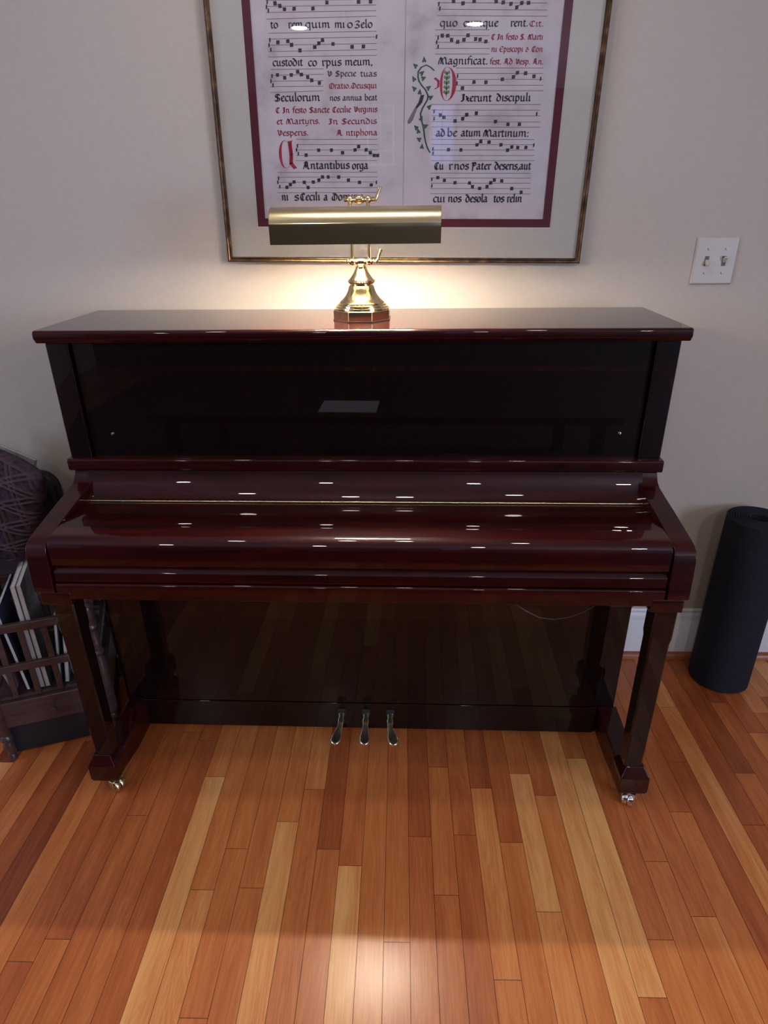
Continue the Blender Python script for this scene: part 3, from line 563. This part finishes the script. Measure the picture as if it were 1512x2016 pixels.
def nib_stroke(bm, pts, w, y, ang=38, hair=.18):
    n = (math.cos(R(ang))*w/2, math.sin(R(ang))*w/2); h = hair*w/2
    for (ax, az), (bx_, bz) in zip(pts, pts[1:]):
        dx, dz = bx_-ax, bz-az; l = math.hypot(dx, dz) or 1; px, pz = -dz/l*h, dx/l*h
        sgn = 1 if (n[0]*px+n[1]*pz) >= 0 else -1
        ox, oz = n[0]+sgn*px, n[1]+sgn*pz
        ex, ez = dx/l*h*.8, dz/l*h*.8
        q = [(ax-ox-ex, az-oz-ez), (ax+ox-ex, az+oz-ez), (bx_+ox+ex, bz+oz+ez), (bx_-ox+ex, bz-oz+ez)]
        bm.faces.new([bm.verts.new((x, y, z)) for x, z in q])
LY = -.01125
def word(bm, t, x0, z0, x1, z1, xh, k):
    adv = [GL[c][0] for c in t]; tot = sum(adv)-.06
    sx = math.hypot(x1-x0, z1-z0)/tot; a = math.atan2(z1-z0, x1-x0); cur = 0
    for c, ad in zip(t, adv):
        for pl in GL[c][1]:
            pp = [((cur+x)*sx, z*xh) for x, z in pl]
            pp = [(x0+x*math.cos(a)-z*math.sin(a), z0+x*math.sin(a)+z*math.cos(a)) for x, z in pp]
            nib_stroke(bm, pp, min(.30*xh, .36*sx), LY)
        cur += ad
for key, name, m in (('K', 'black_lettering', ink), ('k', 'faded_lettering', ink2), ('r', 'red_lettering', redi)):
    bm = bmesh.new()
    for c, t, x0, z0, x1, z1, xh in WORDS:
        if c == key: word(bm, t, x0, z0, x1, z1, xh, c)
    obj(name, bm, m, page, False, norm=False)
bm = bmesh.new()
for x0, z0, x1, z1 in STAVES:
    h = .0006; bm.faces.new([bm.verts.new(p) for p in ((x0, LY+.0001, z0-h), (x1, LY+.0001, z1-h), (x1, LY+.0001, z1+h), (x0, LY+.0001, z0+h))])
obj('staff_lines', bm, stafi, page, False, norm=False)
bm = bmesh.new()
for i, (x, z) in enumerate(NOTES):
    h = .0040; d = [random.uniform(-.0004, .0004) for _ in range(8)]
    bm.faces.new([bm.verts.new((x+a*h+d[k], LY-.0001, z+b*h+d[k+4])) for k, (a, b) in enumerate(((-1, -1), (1, -.9), (1, 1), (-1, .9)))])
    nx = NOTES[i+1] if i+1 < len(NOTES) else None
    if nx and abs(nx[0]-x) < .0115 and .002 < abs(nx[1]-z) < .016:
        a, b = (x, z), nx; bm.faces.new([bm.verts.new(p) for p in ((a[0]-.0008, LY-.0001, a[1]), (b[0]-.0008, LY-.0001, b[1]), (b[0]+.0008, LY-.0001, b[1]), (a[0]+.0008, LY-.0001, a[1]))])
for x, z in CLEFS:
    bm.faces.new([bm.verts.new((x+a, LY-.0001, z+b)) for a, b in ((-.0018, -.005), (.0018, -.003), (.0018, .005), (-.0018, .003))])
obj('square_notes', bm, ink, page, False, norm=False)
def poly(bm, pts, y): bm.faces.new([bm.verts.new((x, y, z)) for x, z in pts])
# large red initials
bm = bmesh.new()
def band(bm, cx, cz, rx, rz, a0, a1, w0, w1, y, n=22):
    P = []
    for i in range(n+1):
        t = i/n; a = R(a0+(a1-a0)*t); w = w0+(w1-w0)*math.sin(math.pi*t)
        P.append(((cx+rx*math.cos(a), cz+rz*math.sin(a)), (cx+(rx-w)*math.cos(a), cz+(rz-w*.35)*math.sin(a))))
    for (a, b), (c, d) in zip(P, P[1:]): poly(bm, [a, c, d, b], y)
ax0, az1 = BIGA[0]; ax1, az0 = BIGA[1]
acx, acz = ax0+(ax1-ax0)*.42, (az0+az1)/2
band(bm, acx, acz, .0165, .031, 70, 290, .0010, .0075, LY)
band(bm, acx, acz, .0165, .031, -75, 75, .0010, .0016, LY)
nib_stroke(bm, [(ax0+.030, az1-.003), (ax0+.0325, acz), (ax0+.031, az0+.012), (ax0+.041, az0+.001)], .0075, LY, 10, .3)
nib_stroke(bm, [(ax0+.031, az1-.012), (ax0+.037, az1)], .002, LY)
dx0, dz1 = BIGD[0]; dx1, dz0 = BIGD[1]; dcx, dcz = (dx0+dx1)/2+.0035, (dz0+dz1)/2
band(bm, dcx, dcz, .0235, .0345, -90, 90, .0012, .0098, LY)
band(bm, dcx, dcz, .0165, .0345, 90, 270, .0012, .0062, LY)
nib_stroke(bm, [(dx0, dcz+.012), (dx0+.009, dcz+.006), (dx0+.009, dcz-.006), (dx0+.001, dcz-.010)], .004, LY, 20, .4)
obj('red_initials', bm, bigr, page, False, norm=False)
# vine with pointed leaves, feather tail
bm = bmesh.new()
for a, b in zip(STEM, STEM[1:]): nib_stroke(bm, [a, b], .0022, LY, 0, .8)
for x, z, a in LEAVES:
    l, w_ = .0125, .0048; ca, sa = math.cos(a), math.sin(a)
    q = [(0, l*.62), (w_*1.15, -l*.3), (w_*.35, -l*.42), (0, -l*.2), (-w_*.35, -l*.42), (-w_*1.15, -l*.3)]
    poly(bm, [(x+u*ca+v*sa, z-u*sa+v*ca) for u, v in q], LY-.0001)
obj('painted_vine', bm, vine, page, False, norm=False)
bm = bmesh.new()
for i in range(5):
    z = dcz-.022+i*.010; 
    for s in (-1, 1): poly(bm, [(dcx, z), (dcx+s*.008, z+.004), (dcx+s*.006, z+.010), (dcx, z+.006)], LY)
poly(bm, [(dcx-.001, dcz-.026), (dcx+.001, dcz-.026), (dcx+.001, dcz+.024), (dcx-.001, dcz+.024)], LY)
obj('painted_leaves', bm, vinel, page, False, norm=False)
bm = bmesh.new()
f = FEATHER; poly(bm, [(f[0][0]-.005, f[0][1]), (f[0][0]+.004, f[0][1]+.001), (f[1][0]+.004, f[1][1]), (f[2][0]+.001, f[2][1]), (f[2][0]-.004, f[2][1]+.002), (f[1][0]-.005, f[1][1])], LY-.0002)
obj('painted_bird_head', bm, ink, page, False, norm=False)
bm = bmesh.new()
poly(bm, [(f[2][0]+.001, f[2][1]), (f[2][0]-.0045, f[2][1]+.002), (.013, .338), (.0065, .327), (.0075, .3215), (.0135, .3225), (.020, .330)], LY-.0003)
obj('painted_tail_feather', bm, mat('feather_taupe_paint', (.16, .12, .12), .8), page, False, norm=False)
bm = bmesh.new()
x = FOLD[0][0]
zs = [.093, .16, .24, .33, .42, .50, .60, FH-.093]; ws = [.0006, .0007, .0006, .0009, .0012, .0007, .0006, .0006]
for i in range(len(zs)-1): poly(bm, [(x-ws[i], zs[i]), (x+ws[i], zs[i]), (x+ws[i+1], zs[i+1]), (x-ws[i+1], zs[i+1])], LY)
obj('fold_crease', bm, foldi, page, False, norm=False)

# ================================================================== LIGHT SWITCH
sw = empty('light_switch', 'ivory double toggle light switch plate on the wall right of the picture', 'light switch', (.9365, 0, 1.3055))
bm = bmesh.new(); h, wv = .0605, .0572
r0 = [bm.verts.new(p) for p in ((-wv, -.0005, -h), (wv, -.0005, -h), (wv, -.0005, h), (-wv, -.0005, h))]
r1 = [bm.verts.new(p) for p in ((-wv+.004, -.0062, -h+.004), (wv-.004, -.0062, -h+.004), (wv-.004, -.0062, h-.004), (-wv+.004, -.0062, h-.004))]
for i in range(4): bm.faces.new((r0[i], r0[(i+1) % 4], r1[(i+1) % 4], r1[i]))
bm.faces.new(r1); bm.faces.new(r0[::-1])
pl = obj('plate', bm, plate, sw, bevel=.002)
for s in (-1, 1):
    x = s*.023
    obj('toggle_slot', BX(x-.0055, x+.0055, -.0068, -.006, -.0125, .0125), plate_d, pl, False)
    obj('toggle', PR([(-.0065, .004), (-.0065, -.006), (-.017, -.012), (-.0185, -.008), (-.011, .003)] if s < 0 else [(-.0065, .006), (-.0065, -.004), (-.011, -.003), (-.0185, .008), (-.017, .012)], x-.0042, x+.0042), plate, pl, bevel=.0008)
    for z in (-.030, .030): obj('screw', LA([(0, 0), (.0026, 0), (.0032, .0006), (0, .0012)], 14, T(x, -.0062, z) @ RX(90)), mat('screw_head', (.25, .23, .21), .4, .6), pl)

# ================================================================== ROLLED MAT
def rolled_mat():
    foam = noisy(mat('charcoal_foam', (.018, .02, .028), .85, spec=.3), [(.3, (.006, .007, .012)), (.7, (.013, .014, .022))], 250, bump=.3)
    bm = bmesh.new(); th = .0062; r0, r1 = .030, .0945; turns = (r1-r0)/(th+.0012); n = int(turns*36)
    H = .592; ring = []
    for i in range(n+1):
        a = 2*math.pi*i/36+2.2; r = r0+(r1-r0)*i/n
        c, s = math.cos(a), math.sin(a)
        ring.append([bm.verts.new((rr*c, rr*s, z)) for rr, z in ((r-th, .003), (r-th/2, 0), (r, .003), (r, H-.003), (r-th/2, H), (r-th, H-.003))])
    for a, b in zip(ring, ring[1:]):
        for k in range(6): bm.faces.new((a[k], b[k], b[(k+1) % 6], a[(k+1) % 6]))
    bm.faces.new(ring[0]); bm.faces.new(ring[-1][::-1])
    bmesh.ops.transform(bm, matrix=RX(-.8) @ RY(.6), verts=bm.verts)
    o = obj('rolled_exercise_mat', bm, foam); o.location = (1.166, -.122, .0015)
    tag(o, 'rolled charcoal foam exercise mat standing on end by the white baseboard', 'exercise mat')
rolled_mat()
cb = obj('wall_cable', TB([(1.30, -.045, .006), (1.305, -.04, .07), (1.318, -.03, .135), (1.345, -.025, .19), (1.40, -.02, .25), (1.47, -.015, .29)], .0028, 8), black)
tag(cb, 'thin black cable rising along the wall behind the rolled mat', 'cable')

# ================================================================== MAGAZINE RACK (left)
darkw = mat('near_black_wood', (.010, .011, .016), .5)
rackw = noisy(mat('dark_stained_rack_wood', (.05, .03, .03), .38, coat=.3, coat_rough=.2), [(.3, (.030, .016, .016)), (.7, (.062, .034, .032))], 12, (1, 1, 6))
A = math.atan2(-.342, -.94)     # direction of the front, from right post to left
rack = empty('magazine_rack', 'dark wooden magazine rack with slatted front, drawer and turned posts, left of the piano', 'magazine rack', (-.768, -.412, 0), A-math.pi)
# local: +x towards the piano, -x to the left; +y towards the wall
RW, RD = .287, .290
postp = [(0, .505), (.006, .503), (.0095, .497), (.0105, .491), (.008, .485), (.0055, .481), (.009, .478), (.0125, .474), (.0125, .470), (.008, .466), (.0085, .462), (.0125, .456), (.0125, .415), (.010, .408), (.0135, .402), (.0135, .397), (.010, .391), (.009, .380),
    (.012, .350), (.0135, .335), (.010, .322), (.0145, .316), (.0145, .310), (.0105, .303), (.013, .28), (.0145, .25), (.0145, .10), (.010, .092), (.0145, .085), (.0145, .078), (.010, .068), (.013, .05), (.008, .022), (.010, .018), (.010, .002), (0, 0)][::-1]
postp = [(r*1.2, z) for r, z in postp]
for px_, py_ in ((0, 0), (-RW, 0), (0, RD), (-RW, RD)):
    po = obj('post', LA(postp, 20, T(px_, py_, 0)), rackw, rack)
    if py_ == 0: obj('finial', LA([(0, .520), (.005, .519), (.0085, .513), (.0085, .508), (.004, .503), (.004, .500)][::-1], 20, T(px_, py_, 0)), mat('dark_bronze_finial', (.30, .22, .18), .25, .9), po)
def rail(y, z0, z1, nm='rail', t=.007): return obj(nm, BX(-RW+.008, -.008, y-t, y+t, z0, z1), rackw, rack, bevel=.002)
for y in (0, RD/2, RD): rail(y, .428, .452); rail(y, .302, .324)
for y in (0, RD):
    for k in range(1, 5):
        x = -RW+RW*k/5; obj('slat', BX(x-.0075, x+.0075, y-.0035, y+.0035, .212, .430), rackw, rack, bevel=.0015)
for x in (0, -RW):
    obj('side_rail', BX(x-.006, x+.006, .008, RD-.008, .428, .452), rackw, rack, bevel=.002)
    obj('side_panel', BX(x-.005, x+.005, .008, RD-.008, .118, .215), rackw, rack, bevel=.001)
    obj('side_rail', BX(x-.006, x+.006, .008, RD-.008, .302, .324), rackw, rack, bevel=.002)
obj('plinth', BX(-RW+.006, -.006, .020, RD-.010, .003, .1175), darkw, rack, bevel=.002)
obj('shelf_board', BX(-RW+.006, -.006, .004, RD-.004, .205, .2145), rackw, rack, bevel=.001)
dr = obj('drawer', BX(-RW+.0125, -.0125, -.008, RD-.014, .118, .2035), rackw, rack, bevel=.0025)
obj('drawer_knob', LA([(.003, 0), (.003, .006), (.007, .010), (.007, .014), (0, .017)], 16, T(-RW/2, -.008, .160) @ RX(90)), rackw, dr)
def rk(x, y, z=0):
    c, s = math.cos(A-math.pi), math.sin(A-math.pi); return (-.768+x*c-y*s, -.412+x*s+y*c, z)
paper = noisy(mat('magazine_page_edges', (.5, .48, .46), .7), [(.3, (.40, .38, .37)), (.7, (.55, .53, .51))], 200, (1, 1, .1))
def cover(n, c): return noisy(mat(n, c, .35), [(.35, tuple(q*.5 for q in c)), (.6, c), (.75, tuple(min(1, q*1.8) for q in c))], 14)
covs = [cover('grey_photo_cover', (.16, .15, .16)), cover('navy_cover', (.02, .025, .05)), cover('pale_cover', (.32, .31, .32)), cover('pink_print_cover', (.20, .12, .14)), cover('charcoal_cover', (.04, .04, .045))]
def magazine(lab, x, y, z, wd, ht, th, ry, ci):
    t = empty('magazine', lab, 'magazine', rk(x, y, z), 0, 'magazines standing in the wooden rack')
    t.rotation_euler = (Matrix.Rotation(A-math.pi, 4, 'Z') @ RY(ry)).to_euler()
    obj('pages', BX(-th/2+.0006, th/2-.0006, .0006, wd-.002, .002, ht-.001), paper, t, False)
    bm = bmesh.new()
    box(bm, -th/2-.0004, -th/2+.0006, 0, wd, 0, ht); box(bm, th/2-.0006, th/2+.0004, 0, wd, 0, ht); box(bm, -th/2, th/2, wd-.0012, wd, 0, ht)
    obj('cover', bm, covs[ci], t, False)
ZS = .2165
magazine('thick magazine with white page edges and a grey photo cover, standing tallest in the rack', -.150, .016, ZS, .225, .338, .011, 0, 0)
magazine('thick magazine with white page edges, pressed against the left side of the tallest one', -.164, .016, ZS, .225, .336, .011, 0, 2)
magazine('pale magazine leaning towards the piano at the right end of the rack', -.100, .018, ZS, .12, .225, .009, 9, 2)
magazine('grey magazine leaning between the tallest magazine and the pale leaning one', -.118, .018, ZS, .12, .225, .007, 8, 0)
magazine('pink printed magazine leaning left in the left half of the rack', -.236, .018, ZS, .21, .285, .008, -10, 3)
magazine('navy magazine standing between the pink one and the white-edged ones', -.200, .018, ZS, .21, .27, .008, -4, 1)

# ================================================================== KNITTED CUSHION ON THE RACK
knit = noisy(mat('plum_knit', (.055, .03, .04), .9, spec=.2), [(.3, (.014, .008, .012)), (.7, (.050, .028, .038))], 90, detail=5, bump=.5)
def knit_nodes(m):
    b = m.node_tree.nodes['Principled BSDF']; src = b.inputs['Base Color'].links[0].from_socket
    at = N(m, 'ShaderNodeAttribute', attribute_name='rib'); mx_ = N(m, 'ShaderNodeMix', data_type='RGBA')
    L(m, at.outputs['Fac'], mx_.inputs[0]); L(m, src, mx_.inputs[6]); mx_.inputs[7].default_value = (.070, .040, .050, 1); L(m, mx_.outputs[2], b.inputs['Base Color'])
knit_nodes(knit)
def cushion():
    n = 110; hw, hh, T_ = .185, .150, .042; bm = bmesh.new(); V = {}; lr = bm.verts.layers.float.new('rib')
    def ridge(u, v):
        x, y = u*hw, v*hh; r = 0
        for a in (30, -58, 88):
            d = x*math.cos(R(a))+y*math.sin(R(a)); t = (d/.060) % 1.0
            for c in (.40, .60):
                q = abs(t-c)/.085
                if q < 1: r = max(r, math.cos(q*math.pi/2))
        w = .35*math.sin(x*420)*math.sin(y*420)
        return .0085*r+.0018*w, r
    for side in (1, -1):
        for i in range(n+1):
            for j in range(n+1):
                u, v = -1+2*i/n, -1+2*j/n
                edge = i in (0, n) or j in (0, n)
                if edge and side < 0: V[(side, i, j)] = V[(1, i, j)]; continue
                su, sv = u*math.sqrt(1-.22*v*v*abs(v)), v*math.sqrt(1-.22*u*u*abs(u))
                th = T_*(max(0, 1-u**6)**.5)*(max(0, 1-v**6)**.5)
                rd, rb_ = ridge(u, v); f = 0 if edge else th+rd*min(1, th/.02)
                q_ = V[(side, i, j)] = bm.verts.new((su*hw, -side*f, sv*hh)); q_[lr] = rb_
    for side in (1, -1):
        for i in range(n):
            for j in range(n):
                bm.faces.new([V[(side, a, b)] for a, b in ((i, j), (i+1, j), (i+1, j+1), (i, j+1))][::side])
    o = obj('knitted_cushion', bm, knit); sh = o.data; o.location = (-1.068, -.280, .736)
    for p in sh.polygons: p.use_smooth = True
    o.rotation_euler = (Matrix.Rotation(R(-8), 4, 'Z') @ RX(-12) @ RY(19)).to_euler()
    tag(o, 'dark plum knitted cushion with raised lattice ribs, propped on top of the magazine rack', 'cushion')
cushion()
def book(nm, lab, cat, loc, sx, sz, th, rx, ry, rz, ci):
    t = empty(nm, lab, cat, loc); t.rotation_euler = (Matrix.Rotation(R(rz), 4, 'Z') @ RX(rx) @ RY(ry)).to_euler()
    obj('pages', BX(-sx/2+.002, sx/2-.001, -th/2+.0012, th/2-.0012, .001, sz-.001), paper, t, False)
    bm = bmesh.new(); box(bm, -sx/2, sx/2, -th/2, -th/2+.0012, 0, sz); box(bm, -sx/2, sx/2, th/2-.0012, th/2, 0, sz); box(bm, -sx/2, -sx/2+.0012, -th/2, th/2, 0, sz)
    obj('cover', bm, covs[ci], t, False)
book('music_book', 'pale music book behind the knitted cushion at the left edge', 'book', (-1.160, -.165, .560), .20, .285, .012, -12, 19, -8, 2)
book('notebook', 'white edged dark notebook squeezed directly behind the knitted cushion', 'notebook', (-1.150, -.205, .560), .19, .255, .014, -12, 19, -8, 4)

# ================================================================== DARK CASE AGAINST THE WALL
cse = empty('instrument_case', 'black upright case leaning flat on the wall behind the magazine rack', 'case', (-1.308, -.022, 0))
def rrect(w, h, r, n=8):
    P = []
    for cx, cz, a0 in ((w-r, r, -90), (w-r, h-r, 0), (-w+r, h-r, 90), (-w+r, r, 180)):
        for i in range(n+1): a = R(a0+90*i/n); P.append((cx+r*math.cos(a), cz+r*math.sin(a)))
    return P
def case_half(y0, y1, nm):
    bm = bmesh.new(); P = rrect(.325, .715, .055)
    A_ = [bm.verts.new((x, y0, z)) for x, z in P]; B_ = [bm.verts.new((x, y1, z)) for x, z in P]; n = len(P)
    for i in range(n): bm.faces.new((A_[i], A_[(i+1) % n], B_[(i+1) % n], B_[i]))
    bm.faces.new(A_); bm.faces.new(B_[::-1]); return obj(nm, bm, darkw, cse, bevel=.006)
case_half(-.068, -.036, 'front_shell'); case_half(-.034, .003, 'back_shell')

# ================================================================== TABLE, SHEET AND RUG (behind the camera, mirrored in the piano)
tblack = mat('black_table_wood', (.006, .005, .006), .5)
ct = empty('coffee_table', 'long low black table behind the viewer, mirrored in the upper piano panel', 'table', (0, -2.45, 0))
obj('table_top', BX(-1.25, 1.15, -.50, .50, .455, .50), tblack, ct, bevel=.006)
for a in (-1.15, 1.05):
    for b in (-.43, .43): obj('leg', BX(a-.03, a+.03, b-.03, b+.03, 0, .455), tblack, ct, bevel=.003)
sheet = obj('paper_sheet', BX(-.15, .15, -.112, .112, 0, .0015), mat('plain_paper', (.75, .75, .80), .8), None, False)
sheet.location = (-.225, -2.125, .5005); sheet.rotation_euler = (0, 0, R(1))
tag(sheet, 'white paper sheet lying on the low black table, mirrored in the piano panel', 'paper')
rug = obj('rug', BX(-2.5, 2.5, -5.2, -1.75, 0.0005, .012), noisy(mat('charcoal_rug', (.02, .018, .02), .95), [(.3, (.014, .012, .014)), (.7, (.03, .026, .028))], 120), None, False)  # unseen rug, added so the piano panel mirrors a dark floor
tag(rug, 'large charcoal rug on the oak floor behind the viewer, under the low black table', 'rug')
for o_ in (ct, sheet): o_.location.z += .012
